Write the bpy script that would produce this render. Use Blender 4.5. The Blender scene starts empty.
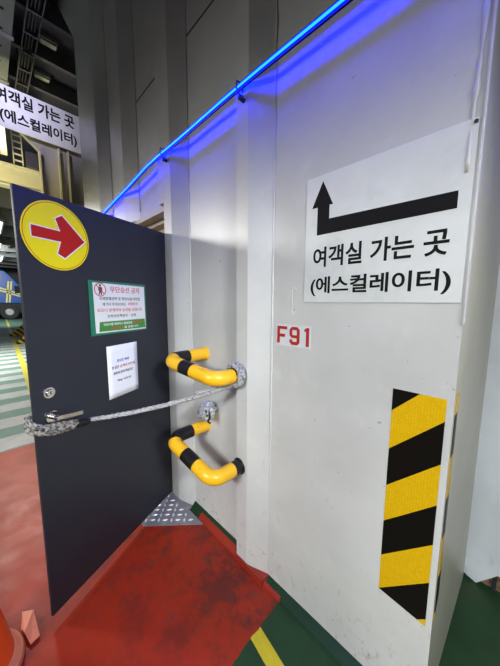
import bpy, bmesh, math, random
from mathutils import Vector, Matrix

random.seed(7)
SC = bpy.context.scene
COL = SC.collection

# ------------------------------------------------------------------ camera
cam_data = bpy.data.cameras.new('camera')
cam_data.sensor_fit = 'VERTICAL'
cam_data.sensor_height = 36.0
cam_data.lens = 259.0 / 666.0 * 36.0
cam_data.clip_start = 0.02
cam = bpy.data.objects.new('camera', cam_data)
COL.objects.link(cam)
RIGHT = Vector((0.7110, 0.7032, 0.0059))
DOWN = Vector((0.0864, -0.0790, -0.9931))
FWD = Vector((-0.6979, 0.7066, -0.1170))
M = Matrix.Identity(4)
for i in range(3):
    M[i][0], M[i][1], M[i][2] = RIGHT[i], -DOWN[i], -FWD[i]
M[2][3] = 1.5
cam.matrix_world = M
SC.camera = cam

# ------------------------------------------------------------------ world, exposure
SC.view_settings.view_transform = 'Standard'
SC.view_settings.look = 'None'
SC.view_settings.gamma = 1.0
SC.view_settings.use_curve_mapping = False
SC.view_settings.exposure = 0.0
world = bpy.data.worlds.new('deck_air')
SC.world = world
world.use_nodes = True
world.node_tree.nodes['Background'].inputs[0].default_value = (0.80, 0.86, 0.92, 1)
world.node_tree.nodes['Background'].inputs[1].default_value = 0.10

# ------------------------------------------------------------------ deck lamps and added fill lights
def area(name, loc, size, energy, color, target):
    d = bpy.data.lights.new(name, 'AREA')
    d.shape = 'RECTANGLE'
    d.size, d.size_y = size
    d.energy = energy
    d.color = color
    o = bpy.data.objects.new(name, d)
    COL.objects.link(o)
    o.location = loc
    o.rotation_euler = (Vector(target) - Vector(loc)).to_track_quat('-Z', 'Y').to_euler()
    return o

# LIGHTS: deck lamps and added fills (spread limits where each one reaches)
def lamp(name, loc, size, energy, color, target, spread=180):
    area(name, loc, size, energy, color, target).data.spread = math.radians(spread)
lamp('lamp_deck_far', (-7.2, -4.2, 3.6), (1.2, 0.8), 19, (1.0, 0.97, 0.92), (-1.2, 0.9, 0.5), 38)
lamp('fill_door', (2.6, -0.25, 2.7), (0.6, 0.4), 8.5, (0.97, 1.0, 0.98), (-1.6, 0.45, 1.05), 34)  # added fill that brightens the door front and its notices
lamp('lamp_deck_near', (-0.1, -3.0, 2.7), (1.2, 0.7), 19.5, (0.97, 1.0, 0.98), (-0.85, 1.0, 0.05), 60)
lamp('lamp_deck_side', (1.5, -0.2, 3.0), (0.9, 0.5), 24, (0.92, 0.96, 1.0), (1.1, 0.9, 0), 120)
lamp('lamp_zebra', (-9.0, -1.5, 4.5), (3.0, 1.0), 230, (0.95, 1.0, 0.98), (-8.5, -1.0, 0), 90)
lamp('lamp_deck_end', (-20.0, -1.0, 4.4), (3.0, 1.0), 480, (0.95, 1.0, 1.0), (-28.0, 1.0, 1.0), 130)
lamp('lamp_portal', (-6.4, 0.15, 3.2), (0.5, 0.25), 20, (1.0, 0.97, 0.86), (-3.5, 0.3, 0.2), 80)
lamp('lamp_beam', (-6.2, -0.4, 3.2), (0.6, 0.3), 60, (1.0, 0.90, 0.50), (-7.4, 0.8, 4.2))
lamp('fill_banner', (-2.6, -0.9, 4.7), (0.5, 0.3), 5.5, (0.74, 0.70, 1.0), (-5.1, 0.4, 4.25), 32)  # added lavender fill aimed at the banner sign
lamp('fill_post', (-4.75, 0.25, 3.05), (0.25, 0.1), 2.2, (1.0, 0.86, 0.45), (-5.2, 0.9, 3.45), 110)  # added warm fill for the fins on the portal post
lamp('fill_stairwell', (-2.4, 1.6, 3.2), (0.8, 0.3), 20, (1.0, 0.90, 0.72), (-2.2, 1.5, 0))  # unseen lamp, added to brighten the stairwell lining

# ------------------------------------------------------------------ materials
MATS = {}
def new_mat(name):
    m = bpy.data.materials.new(name)
    m.use_nodes = True
    return m, m.node_tree.nodes, m.node_tree.links, m.node_tree.nodes['Principled BSDF']

def mixc(N, L, fac, a, b):
    x = N.new('ShaderNodeMix'); x.data_type = 'RGBA'
    for sock, v in ((x.inputs[0], fac), (x.inputs[6], a), (x.inputs[7], b)):
        if isinstance(v, bpy.types.NodeSocket):
            L.new(v, sock)
        elif isinstance(v, (int, float)):
            sock.default_value = v
        else:
            sock.default_value = (*v, 1)
    return x.outputs[2]

def math_n(N, L, op, a, b=None, c=None, clamp=False):
    x = N.new('ShaderNodeMath'); x.operation = op; x.use_clamp = clamp
    for s, v in zip(x.inputs, (a, b, c)):
        if v is None: continue
        if isinstance(v, bpy.types.NodeSocket): L.new(v, s)
        else: s.default_value = v
    return x.outputs[0]

def noise(N, L, vec, scale, detail=4, rough=0.55):
    n = N.new('ShaderNodeTexNoise')
    n.inputs['Scale'].default_value = scale
    n.inputs['Detail'].default_value = detail
    n.inputs['Roughness'].default_value = rough
    L.new(vec, n.inputs['Vector'])
    return n.outputs['Fac']

def ramp(N, L, val, lo, hi):
    r = N.new('ShaderNodeMapRange')
    L.new(val, r.inputs[0])
    r.inputs[1].default_value = lo; r.inputs[2].default_value = hi
    return r.outputs[0]

def coords(N, L, world_space=True):
    if world_space:
        return N.new('ShaderNodeNewGeometry').outputs['Position']
    return N.new('ShaderNodeTexCoord').outputs['Object']

def plain(name, color, rough=0.5, metal=0.0, var=0.12, scale=9.0, bump=0.0, bscale=60.0, spec=0.5, emit=None, estr=0):
    if name in MATS: return MATS[name]
    m, N, L, P = new_mat(name)
    v = coords(N, L, False)
    if var:
        f = noise(N, L, v, scale)
        L.new(mixc(N, L, f, [c * (1 - var) for c in color], [min(1, c * (1 + var)) for c in color]), P.inputs['Base Color'])
    else:
        P.inputs['Base Color'].default_value = (*color, 1)
    P.inputs['Roughness'].default_value = rough
    P.inputs['Metallic'].default_value = metal
    P.inputs['Specular IOR Level'].default_value = spec
    if bump:
        b = N.new('ShaderNodeBump'); b.inputs['Strength'].default_value = bump; b.inputs['Distance'].default_value = 0.003
        L.new(noise(N, L, v, bscale), b.inputs['Height']); L.new(b.outputs[0], P.inputs['Normal'])
    if emit:
        P.inputs['Emission Color'].default_value = (*emit, 1)
        P.inputs['Emission Strength'].default_value = estr
    MATS[name] = m
    return m

def painted_steel(name, color, rough=0.36, scuff=True, dark=(0.13, 0.11, 0.09), lowscuff=1.0):
    """glossy paint over plate: faint mottling, small chips, scuffs that grow towards the deck"""
    m, N, L, P = new_mat(name)
    v = coords(N, L)
    big = noise(N, L, v, 1.7, 3)
    c = mixc(N, L, ramp(N, L, big, 0.35, 0.65), [k * 0.88 for k in color], [min(1, k * 1.06) for k in color])
    mid = ramp(N, L, noise(N, L, v, 11.0, 6, 0.65), 0.55, 0.75)
    c = mixc(N, L, math_n(N, L, 'MULTIPLY', mid, 0.35), c, [min(1, k * 1.18) for k in color])
    sep = N.new('ShaderNodeSeparateXYZ'); L.new(v, sep.inputs[0])
    if scuff:
        lo2 = ramp(N, L, sep.outputs[2], 0.42, 0.05)
        rub = math_n(N, L, 'MULTIPLY', ramp(N, L, noise(N, L, v, 34.0, 7, 0.75), 0.56, 0.66), ramp(N, L, noise(N, L, v, 6.0, 4), 0.40, 0.58))
        c = mixc(N, L, math_n(N, L, 'MULTIPLY', math_n(N, L, 'MULTIPLY', rub, lo2), 0.75 * lowscuff), c, (0.17, 0.13, 0.09))
        low = ramp(N, L, sep.outputs[2], 0.95, 0.0)
        mp = N.new('ShaderNodeMapping'); mp.inputs['Scale'].default_value = (1.0, 1.0, 0.45); L.new(v, mp.inputs[0])
        sc = ramp(N, L, noise(N, L, mp.outputs[0], 26.0, 6, 0.7), 0.60, 0.73)
        cl = ramp(N, L, noise(N, L, v, 4.0, 3), 0.42, 0.60)
        sc = math_n(N, L, 'MULTIPLY', sc, cl)
        c = mixc(N, L, math_n(N, L, 'MULTIPLY', math_n(N, L, 'MULTIPLY', sc, low), 0.80 * lowscuff), c, dark)
        chip = ramp(N, L, noise(N, L, v, 48.0, 2, 0.5), 0.765, 0.785)
        c = mixc(N, L, math_n(N, L, 'MULTIPLY', chip, 0.7), c, dark)
    L.new(c, P.inputs['Base Color'])
    L.new(ramp(N, L, noise(N, L, v, 5.0, 4), -0.6 + rough, 0.9), P.inputs['Roughness'])
    P.inputs['Roughness'].default_value = rough
    for l in list(P.inputs['Roughness'].links): L.remove(l)
    b = N.new('ShaderNodeBump'); b.inputs['Strength'].default_value = 0.10; b.inputs['Distance'].default_value = 0.004
    L.new(noise(N, L, v, 38.0, 3), b.inputs['Height']); L.new(b.outputs[0], P.inputs['Normal'])
    MATS[name] = m
    return m

WHITE = painted_steel('white_paint', (0.56, 0.565, 0.56))
BEIGE = painted_steel('beige_paint', (0.56, 0.53, 0.42), lowscuff=0.5)
WHITE_B = painted_steel('cool_white_paint', (0.66, 0.69, 0.73), lowscuff=0.4)
GREYSTEEL = painted_steel('grey_paint', (0.30, 0.29, 0.27), scuff=False)
CREAM = plain('cream_paint', (0.52, 0.49, 0.36), 0.5)
DOORM = plain('charcoal_paint', (0.018, 0.020, 0.028), 0.42, spec=0.35)
BLACK = plain('black_vinyl', (0.006, 0.006, 0.007), 0.6, spec=0.12)
BLACKPAINT = plain('black_paint', (0.007, 0.007, 0.008), 0.4, bump=0.1, spec=0.3)
YELLOWPAINT = None
SIGNWHITE = None
RED = plain('red_vinyl', (0.40, 0.014, 0.006), 0.5, spec=0.2)
CHROME = plain('chrome', (0.72, 0.70, 0.66), 0.18, 1.0, var=0.05)
DARKMETAL = plain('dark_metal', (0.03, 0.03, 0.035), 0.5, 0.3)
GALV = plain('galvanised', (0.35, 0.36, 0.36), 0.5, 0.6)

def floor_mat():
    m, N, L, P = new_mat('deck_paint')
    v = coords(N, L)
    sep = N.new('ShaderNodeSeparateXYZ'); L.new(v, sep.inputs[0])
    x, y = sep.outputs[0], sep.outputs[1]
    wob = math_n(N, L, 'MULTIPLY', math_n(N, L, 'SUBTRACT', noise(N, L, v, 7.0, 3), 0.5), 0.05)
    xw = math_n(N, L, 'ADD', x, wob)
    yw = math_n(N, L, 'ADD', y, math_n(N, L, 'MULTIPLY', wob, 0.5))
    # dark green deck
    g = mixc(N, L, noise(N, L, v, 6.0, 6), (0.006, 0.026, 0.009), (0.020, 0.062, 0.022))
    worn = ramp(N, L, noise(N, L, v, 2.3, 5), 0.52, 0.62)
    g = mixc(N, L, math_n(N, L, 'MULTIPLY', worn, 0.55), g, (0.035, 0.045, 0.020))
    spk = ramp(N, L, noise(N, L, v, 42.0, 2), 0.755, 0.775)
    g = mixc(N, L, spk, g, (0.25, 0.24, 0.12))
    # yellow lane line on the green
    ln = math_n(N, L, 'LESS_THAN', math_n(N, L, 'ABSOLUTE', math_n(N, L, 'SUBTRACT', math_n(N, L, 'ADD', y, math_n(N, L, 'MULTIPLY', wob, 0.12)), math_n(N, L, 'MULTIPLY_ADD', x, -0.167, 0.632))), 0.031)
    ydirt = mixc(N, L, noise(N, L, v, 40.0, 5, 0.7), (0.62, 0.50, 0.02), (0.40, 0.33, 0.02))
    g = mixc(N, L, ln, g, ydirt)
    # red walkway
    r = mixc(N, L, noise(N, L, v, 3.0, 6), (0.21, 0.013, 0.004), (0.33, 0.028, 0.009))
    dirt = ramp(N, L, noise(N, L, v, 4.5, 8, 0.75), 0.47, 0.58)
    near = ramp(N, L, y, 0.0, 0.95)
    r = mixc(N, L, math_n(N, L, 'MULTIPLY', math_n(N, L, 'MULTIPLY', dirt, near), 0.9), r, (0.055, 0.016, 0.013))
    d2 = ramp(N, L, noise(N, L, v, 13.0, 8, 0.75), 0.54, 0.62)
    r = mixc(N, L, math_n(N, L, 'MULTIPLY', d2, math_n(N, L, 'MULTIPLY_ADD', near, 0.45, 0.12)), r, (0.06, 0.04, 0.035))
    pale = ramp(N, L, noise(N, L, v, 55.0, 2), 0.75, 0.78)
    r = mixc(N, L, math_n(N, L, 'MULTIPLY', pale, 0.35), r, (0.40, 0.16, 0.10))
    lit_left = math_n(N, L, 'MULTIPLY', ramp(N, L, x, -1.5, -3.2), ramp(N, L, noise(N, L, v, 2.2, 6), 0.30, 0.62))
    r = mixc(N, L, math_n(N, L, 'MULTIPLY', lit_left, 0.6), r, (0.50, 0.095, 0.042))  # lighter orange to the left paints in the brighter light and haze
    redm = math_n(N, L, 'LESS_THAN', math_n(N, L, 'ADD', xw, math_n(N, L, 'MULTIPLY', y, 0.02)), -0.675)
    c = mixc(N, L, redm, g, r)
    # zebra stripes across the walkway
    ph = math_n(N, L, 'FRACT', math_n(N, L, 'DIVIDE', math_n(N, L, 'MULTIPLY_ADD', y, -0.02, math_n(N, L, 'ADD', xw, 3.825)), 0.63))
    zw = mixc(N, L, noise(N, L, v, 5.0, 6), (0.30, 0.30, 0.27), (0.60, 0.60, 0.56))
    zg = mixc(N, L, noise(N, L, v, 6.0, 6), (0.11, 0.20, 0.16), (0.22, 0.31, 0.26))
    z = mixc(N, L, math_n(N, L, 'LESS_THAN', ph, 0.53), zg, zw)
    far = math_n(N, L, 'LESS_THAN', x, -15.0)
    z = mixc(N, L, far, z, (0.10, 0.19, 0.14))
    yl = math_n(N, L, 'LESS_THAN', math_n(N, L, 'ABSOLUTE', math_n(N, L, 'ADD', math_n(N, L, 'MULTIPLY_ADD', x, 0.0255, -0.295), y)), 0.055)
    z = mixc(N, L, yl, z, (0.55, 0.47, 0.06))
    zm = math_n(N, L, 'LESS_THAN', xw, -3.46)
    c = mixc(N, L, zm, c, z)
    P.inputs['Specular IOR Level'].default_value = 0.28
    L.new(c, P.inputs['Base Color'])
    rg = N.new('ShaderNodeMapRange'); L.new(noise(N, L, v, 8.0, 5), rg.inputs[0]); rg.inputs[3].default_value = 0.30; rg.inputs[4].default_value = 0.62
    L.new(rg.outputs[0], P.inputs['Roughness'])
    b = N.new('ShaderNodeBump'); b.inputs['Strength'].default_value = 0.25; b.inputs['Distance'].default_value = 0.004
    L.new(noise(N, L, v, 30.0, 6), b.inputs['Height']); L.new(b.outputs[0], P.inputs['Normal'])
    return m
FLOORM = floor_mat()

def base_mat():
    m, N, L, P = new_mat('kerb_paint')
    v = coords(N, L)
    sep = N.new('ShaderNodeSeparateXYZ'); L.new(v, sep.inputs[0])
    g = mixc(N, L, noise(N, L, v, 9.0, 5), (0.004, 0.022, 0.008), (0.010, 0.040, 0.014))
    r = mixc(N, L, noise(N, L, v, 8.0, 5), (0.23, 0.016, 0.008), (0.31, 0.028, 0.013))
    xw = math_n(N, L, 'ADD', sep.outputs[0], math_n(N, L, 'MULTIPLY', math_n(N, L, 'SUBTRACT', noise(N, L, v, 14.0, 3), 0.5), 0.03))
    f = math_n(N, L, 'MULTIPLY', math_n(N, L, 'LESS_THAN', xw, -0.69), math_n(N, L, 'LESS_THAN', sep.outputs[2], math_n(N, L, 'MULTIPLY_ADD', math_n(N, L, 'LESS_THAN', xw, -0.80), 0.022, 0.016)))
    f = math_n(N, L, 'MULTIPLY', f, math_n(N, L, 'GREATER_THAN', xw, -1.40))
    L.new(mixc(N, L, f, g, r), P.inputs['Base Color'])
    P.inputs['Roughness'].default_value = 0.4
    return m
BASEM = base_mat()

def tape_mat():
    m, N, L, P = new_mat('hazard_tape')
    v = coords(N, L)
    sep = N.new('ShaderNodeSeparateXYZ'); L.new(v, sep.inputs[0])
    t = math_n(N, L, 'SUBTRACT', sep.outputs[2], math_n(N, L, 'ADD', sep.outputs[0], 0.256))
    f = math_n(N, L, 'LESS_THAN', math_n(N, L, 'FRACT', math_n(N, L, 'DIVIDE', math_n(N, L, 'SUBTRACT', t, 0.285), 0.2815)), 0.5)
    vo = N.new('ShaderNodeTexVoronoi'); vo.inputs['Scale'].default_value = 120; vo.inputs['Randomness'].default_value = 0.25; L.new(v, vo.inputs['Vector'])
    yv = mixc(N, L, ramp(N, L, vo.outputs['Distance'], 0.2, 0.7), (0.78, 0.49, 0.006), (0.62, 0.37, 0.005))
    L.new(mixc(N, L, f, yv, (0.006, 0.005, 0.004)), P.inputs['Base Color'])
    P.inputs['Roughness'].default_value = 0.38
    P.inputs['Specular IOR Level'].default_value = 0.12
    b = N.new('ShaderNodeBump'); b.inputs['Strength'].default_value = 0.35; b.inputs['Distance'].default_value = 0.001
    L.new(vo.outputs['Distance'], b.inputs['Height']); L.new(b.outputs[0], P.inputs['Normal'])
    return m
TAPEM = tape_mat()

def worn_mat(name, base, chip, scale, lo, hi, rough, amount=0.85, spec=0.5):
    m, N, L, P = new_mat(name)
    v = coords(N, L)
    c = mixc(N, L, noise(N, L, v, 10.0, 4), [k * 0.9 for k in base], [min(1, k * 1.12) for k in base])
    f = ramp(N, L, noise(N, L, v, scale, 6, 0.65), lo, hi)
    c = mixc(N, L, math_n(N, L, 'MULTIPLY', f, amount), c, chip)
    L.new(c, P.inputs['Base Color'])
    P.inputs['Roughness'].default_value = rough
    P.inputs['Specular IOR Level'].default_value = spec
    b = N.new('ShaderNodeBump'); b.inputs['Strength'].default_value = 0.12; b.inputs['Distance'].default_value = 0.002
    L.new(noise(N, L, v, 60.0, 4), b.inputs['Height']); L.new(b.outputs[0], P.inputs['Normal'])
    MATS[name] = m
    return m
YELLOWPAINT = worn_mat('yellow_paint', (0.72, 0.40, 0.012), (0.10, 0.06, 0.02), 55.0, 0.62, 0.70, 0.30)
SIGNWHITE = worn_mat('sign_white', (0.64, 0.66, 0.66), (0.46, 0.50, 0.53), 7.0, 0.55, 0.78, 0.42, 0.55)
PLATEM = worn_mat('bare_plate', (0.17, 0.17, 0.20), (0.30, 0.29, 0.30), 14.0, 0.5, 0.7, 0.40, 0.7)
TREADM = plain('polished_tread', (0.70, 0.70, 0.74), 0.35, 0.3)
ROPEM = worn_mat('grey_rope', (0.34, 0.34, 0.35), (0.05, 0.05, 0.06), 75.0, 0.50, 0.64, 0.85, 0.8, 0.2)
ROPED = worn_mat('dirty_rope', (0.27, 0.26, 0.24), (0.03, 0.028, 0.025), 65.0, 0.46, 0.58, 0.85, 0.9, 0.2)
CONEM = worn_mat('orange_plastic', (0.80, 0.085, 0.012), (0.35, 0.05, 0.03), 20.0, 0.6, 0.75, 0.45, 0.5)
SALMON = worn_mat('faded_orange_plastic', (0.66, 0.20, 0.10), (0.35, 0.10, 0.06), 30.0, 0.6, 0.75, 0.55, 0.5)
RUST = worn_mat('rusty_steel', (0.20, 0.13, 0.07), (0.03, 0.02, 0.015), 30.0, 0.45, 0.6, 0.8)
PAPER = plain('paper', (0.66, 0.68, 0.74), 0.7, var=0.03)
PANELWHITE = plain('notice_white', (0.62, 0.64, 0.64), 0.35, var=0.05)
FRAMEGREEN = plain('notice_green_edge', (0.010, 0.16, 0.085), 0.4)
BANDGREEN = plain('notice_green_band', (0.045, 0.20, 0.03), 0.4)
SIGNYELLOW = plain('sign_yellow', (0.74, 0.63, 0.008), 0.5, var=0.04, spec=0.2)
INKRED = plain('red_ink', (0.50, 0.03, 0.04), 0.5, var=0)
INKBLACK = plain('black_ink', (0.012, 0.012, 0.014), 0.5, var=0)
INKBLUE = plain('blue_ink', (0.05, 0.08, 0.45), 0.5, var=0)
WHITEV = plain('white_vinyl', (0.70, 0.70, 0.72), 0.4, var=0.03)
NUMRED = worn_mat('stencil_red', (0.40, 0.022, 0.012), (0.20, 0.02, 0.01), 30.0, 0.6, 0.8, 0.4, 0.4)
NUMWHITE = plain('number_white', (0.62, 0.64, 0.68), 0.35, var=0.06, scale=40)
LEDBLUE = plain('blue_neon', (0.0, 0.02, 0.2), 0.3, var=0, emit=(0.0002, 0.0040, 1.0), estr=185.0)
TUBEWARM = plain('warm_tube', (0.8, 0.8, 0.7), 0.4, var=0, emit=(1.0, 0.92, 0.55), estr=4.0)
TUBECOOL = plain('cool_tube', (0.8, 0.8, 0.8), 0.4, var=0, emit=(0.92, 1.0, 0.97), estr=5.0)
DARKDECK = plain('dark_deckhead', (0.040, 0.038, 0.060), 0.4, var=0.2, scale=3)
DARKBEAM = plain('dark_beam', (0.09, 0.09, 0.12), 0.45, var=0.2, scale=3)
MIDDECK = plain('grey_deckhead', (0.22, 0.23, 0.22), 0.55, var=0.2, scale=3)
PALEDUCT = plain('pale_duct', (0.24, 0.26, 0.24), 0.5, var=0.2, scale=6)
TRUCKBLUE = plain('truck_blue', (0.012, 0.065, 0.30), 0.35)
TRUCKYEL = plain('truck_yellow', (0.62, 0.55, 0.12), 0.4)
RUBBER = plain('rubber', (0.010, 0.010, 0.011), 0.7)
GLASS = plain('dark_glass', (0.02, 0.025, 0.03), 0.1)

# ------------------------------------------------------------------ mesh helpers
def box(bm, x0, x1, y0, y1, z0, z1):
    vs = [bm.verts.new(p) for p in ((x0, y0, z0), (x1, y0, z0), (x1, y1, z0), (x0, y1, z0), (x0, y0, z1), (x1, y0, z1), (x1, y1, z1), (x0, y1, z1))]
    for f in ((0, 3, 2, 1), (4, 5, 6, 7), (0, 1, 5, 4), (1, 2, 6, 5), (2, 3, 7, 6), (3, 0, 4, 7)):
        bm.faces.new([vs[i] for i in f])
    return vs

def prism(bm, pts, a, b, axis='z'):
    """extrude a closed 2D polygon from a to b along an axis (2D order: z->xy, y->xz, x->yz)"""
    def P(p, t):
        return {'z': (p[0], p[1], t), 'y': (p[0], t, p[1]), 'x': (t, p[0], p[1])}[axis]
    A = [bm.verts.new(P(p, a)) for p in pts]; B = [bm.verts.new(P(p, b)) for p in pts]
    n = len(pts)
    bm.faces.new(A); bm.faces.new(B[::-1])
    for i in range(n):
        bm.faces.new((A[i], B[i], B[(i + 1) % n], A[(i + 1) % n]))

def frames(pts):
    T = []
    n = len(pts)
    for i in range(n):
        t = (pts[min(i + 1, n - 1)] - pts[max(i - 1, 0)])
        T.append(t.normalized())
    up = Vector((0, 0, 1)) if abs(T[0].z) < 0.9 else Vector((1, 0, 0))
    u = (up - T[0] * up.dot(T[0])).normalized()
    out = []
    for t in T:
        u = (u - t * u.dot(t)).normalized()
        out.append((t, u, t.cross(u)))
    return out

def sweep(bm, pts, rad, seg=16, caps=True):
    fr = frames(pts); rings = []
    for i, (p, (t, u, w)) in enumerate(zip(pts, fr)):
        r = rad(i) if callable(rad) else rad
        rings.append([bm.verts.new(p + (u * math.cos(2 * math.pi * k / seg) + w * math.sin(2 * math.pi * k / seg)) * r) for k in range(seg)])
    fs = []
    for i in range(len(rings) - 1):
        row = []
        for k in range(seg):
            row.append(bm.faces.new((rings[i][k], rings[i][(k + 1) % seg], rings[i + 1][(k + 1) % seg], rings[i + 1][k])))
        fs.append(row)
    if caps:
        bm.faces.new(rings[0][::-1]); bm.faces.new(rings[-1])
    return fs

def spline(ctrl, n=12, closed=False):
    P = [Vector(p) for p in ctrl]
    out = []
    m = len(P)
    rng = range(m) if closed else range(m - 1)
    for i in rng:
        if closed:
            p0, p1, p2, p3 = P[(i - 1) % m], P[i], P[(i + 1) % m], P[(i + 2) % m]
        else:
            p0, p1, p2, p3 = P[max(i - 1, 0)], P[i], P[i + 1], P[min(i + 2, m - 1)]
        for k in range(n):
            t = k / n
            out.append(0.5 * ((2 * p1) + (p2 - p0) * t + (2 * p0 - 5 * p1 + 4 * p2 - p3) * t * t + (3 * p1 - p0 - 3 * p2 + p3) * t ** 3))
    out.append(P[0].copy() if closed else P[-1])
    return out

def resample(pts, step):
    out = [pts[0].copy()]; acc = 0.0
    for a, b in zip(pts, pts[1:]):
        l = (b - a).length
        d = step - acc
        while d <= l and l > 0:
            out.append(a.lerp(b, d / l)); d += step
        acc = (acc + l) % step
    if (out[-1] - pts[-1]).length > step * 0.3: out.append(pts[-1].copy())
    return out

def rope_bm(bm, ctrl, r, pitch=None, strands=3, n=14):
    pts = resample(spline(ctrl, n), r * 0.55)
    fr = frames(pts)
    pitch = pitch or r * 6.5
    step = r * 0.55
    for s in range(strands):
        path = []
        for i, (p, (t, u, w)) in enumerate(zip(pts, fr)):
            a = 2 * math.pi * (s / strands + i * step / pitch)
            path.append(p + (u * math.cos(a) + w * math.sin(a)) * r * 0.50)
        sweep(bm, path, r * 0.54, 7)

def cyl(bm, p0, p1, r, seg=24, r1=None):
    p0, p1 = Vector(p0), Vector(p1)
    sweep(bm, [p0, p1], (lambda i: r if i == 0 else (r1 if r1 is not None else r)), seg)

def finish(name, bm, mat, parent=None, smooth=False, bevel=0.0, mats=None, recalc=True):
    if recalc: bmesh.ops.recalc_face_normals(bm, faces=bm.faces)
    me = bpy.data.meshes.new(name); bm.to_mesh(me); bm.free()
    o = bpy.data.objects.new(name, me); COL.objects.link(o)
    for m in (mats or [mat]): me.materials.append(m)
    if smooth:
        for p in me.polygons: p.use_smooth = True
    if bevel:
        b = o.modifiers.new('bevel', 'BEVEL'); b.width = bevel; b.segments = 2; b.limit_method = 'ANGLE'
    if parent: o.parent = parent
    return o

def auto_smooth(o, ang=40):
    me = o.data
    for p in me.polygons: p.use_smooth = True
    bm = bmesh.new(); bm.from_mesh(me)
    for e in bm.edges:
        if len(e.link_faces) == 2 and e.calc_face_angle(0) > math.radians(ang): e.smooth = False
    bm.to_mesh(me); bm.free()

def tag(o, label=None, cat=None, group=None, kind=None):
    if label: o['label'] = label
    if cat: o['category'] = cat
    if group: o['group'] = group
    if kind: o['kind'] = kind
    return o

def struct(name, bm, mat, **k):
    label = k.pop('label', None); cat = k.pop('cat', None)
    o = finish(name, bm, mat, **k)
    return tag(o, label, cat, kind='structure')

def thing(name, label, cat, loc=(0, 0, 0), rz=0.0, group=None):
    o = bpy.data.objects.new(name, None); COL.objects.link(o)
    o.empty_display_size = 0.1
    o.location = loc; o.rotation_euler = (0, 0, rz)
    return tag(o, label, cat, group)

def text_bm(bm, body, x0, x1, z0, z1, y, bold=0.0, depth=0.0006, slantz=0.0):
    """flat lettering fitted into x0..x1, z0..z1, facing -y"""
    cu = bpy.data.curves.new('lettering_curve', 'FONT')
    cu.body = body; cu.offset = bold; cu.resolution_u = 4
    tmp = bpy.data.objects.new('lettering_tmp', cu); COL.objects.link(tmp)
    bpy.context.view_layer.update()
    ev = tmp.evaluated_get(bpy.context.evaluated_depsgraph_get())
    me = ev.to_mesh()
    vs = [v.co.copy() for v in me.vertices]
    fs = [list(p.vertices) for p in me.polygons]
    ev.to_mesh_clear()
    bpy.data.objects.remove(tmp); bpy.data.curves.remove(cu)
    mx0, mx1 = min(v.x for v in vs), max(v.x for v in vs)
    my0, my1 = min(v.y for v in vs), max(v.y for v in vs)
    sx, sz = (x1 - x0) / (mx1 - mx0), (z1 - z0) / (my1 - my0)
    def Q(v, yy):
        u = (v.x - mx0) * sx
        return (x0 + u, yy, z0 + (v.y - my0) * sz + slantz * u / (x1 - x0))
    F = [bm.verts.new(Q(v, y)) for v in vs]
    for f in fs:
        try: bm.faces.new([F[i] for i in f])
        except ValueError: pass

def poly_bm(bm, pts, y, th):
    prism(bm, pts, y, y - th, 'y')

def solid_text(name, mat, parent, items, y, bold=0.0, th=0.0008):
    for body, x0, x1, z0, z1 in items:                      # one part for each line of print
        bm = bmesh.new()
        text_bm(bm, body, x0, x1, z0, z1, 0.0, bold)
        geom = bmesh.ops.extrude_face_region(bm, geom=list(bm.faces))
        for v in [g for g in geom['geom'] if isinstance(g, bmesh.types.BMVert)]: v.co.y -= th
        for v in bm.verts: v.co.y += y
        finish(name, bm, mat, parent)

# ================================================================== SETTING
YP, YR = 0.965, 0.918          # plate face, ridge face of the corrugated bulkhead
TOP = 5.2

bm = bmesh.new()
box(bm, -42, 4.5, -9, 4.5, -0.12, 0.0)
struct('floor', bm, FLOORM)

bm = bmesh.new()
box(bm, -42, 4.5, -9, 4.5, TOP, TOP + 0.1)
struct('ceiling', bm, DARKDECK)

# corrugated bulkhead: right piece, piece over the opening, left piece
bm = bmesh.new()
right = [(-1.755, 1.10), (-1.755, YR), (-1.655, YR), (-1.507, YP), (-1.012, YP), (-1.006, YR), (-0.926, YR), (-0.802, YP), (-0.088, YP), (-0.085, 1.10)]
prism(bm, right, 0, TOP, 'z')
over = [(-2.66, 1.10), (-2.66, YR), (-2.452, YR), (-2.25, YP), (-1.835, YP), (-1.825, YR), (-1.755, YR), (-1.755, 1.10)]
prism(bm, over, 2.184, TOP, 'z')
left = [(-3.70, 1.10), (-3.70, YR), (-3.12, YR), (-2.88, YP), (-2.575, YP), (-2.566, YR), (-2.66, YR), (-2.66, 1.10)]
left = [(-3.70, 1.10), (-3.70, YR), (-3.12, YR), (-2.88, YP), (-2.70, YP), (-2.695, YR), (-2.66, YR), (-2.66, 1.10)]
prism(bm, left, 0, TOP, 'z')
prism(bm, [(-3.70, 4.42), (-3.70, TOP), (-4.35, TOP)], YR, YR + 0.03, 'y')       # knee plate at the free end
struct('wall_front', bm, WHITE)

# weld seam across the plates
bm = bmesh.new()
for x0, x1 in ((-1.505, -1.014), (-2.25, -1.84)):
    box(bm, x0, x1, YP - 0.002, YP + 0.004, 3.072, 3.080)
struct('trim_1', bm, DARKMETAL)
bm = bmesh.new()                                  # weld beads in the inside corners
for x in (-1.507, -0.802, -2.25, -2.88):
    pts = [Vector((x + 0.002 * math.sin(k * 1.7), YP - 0.001, 0.05 + k * 0.05)) for k in range(103) if not (x == -2.25 and 0.05 + k * 0.05 < 2.25)]
    sweep(bm, pts, lambda i: 0.0045 + 0.0012 * math.sin(i * 2.3), 6)
struct('trim_2', bm, WHITE)
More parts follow.
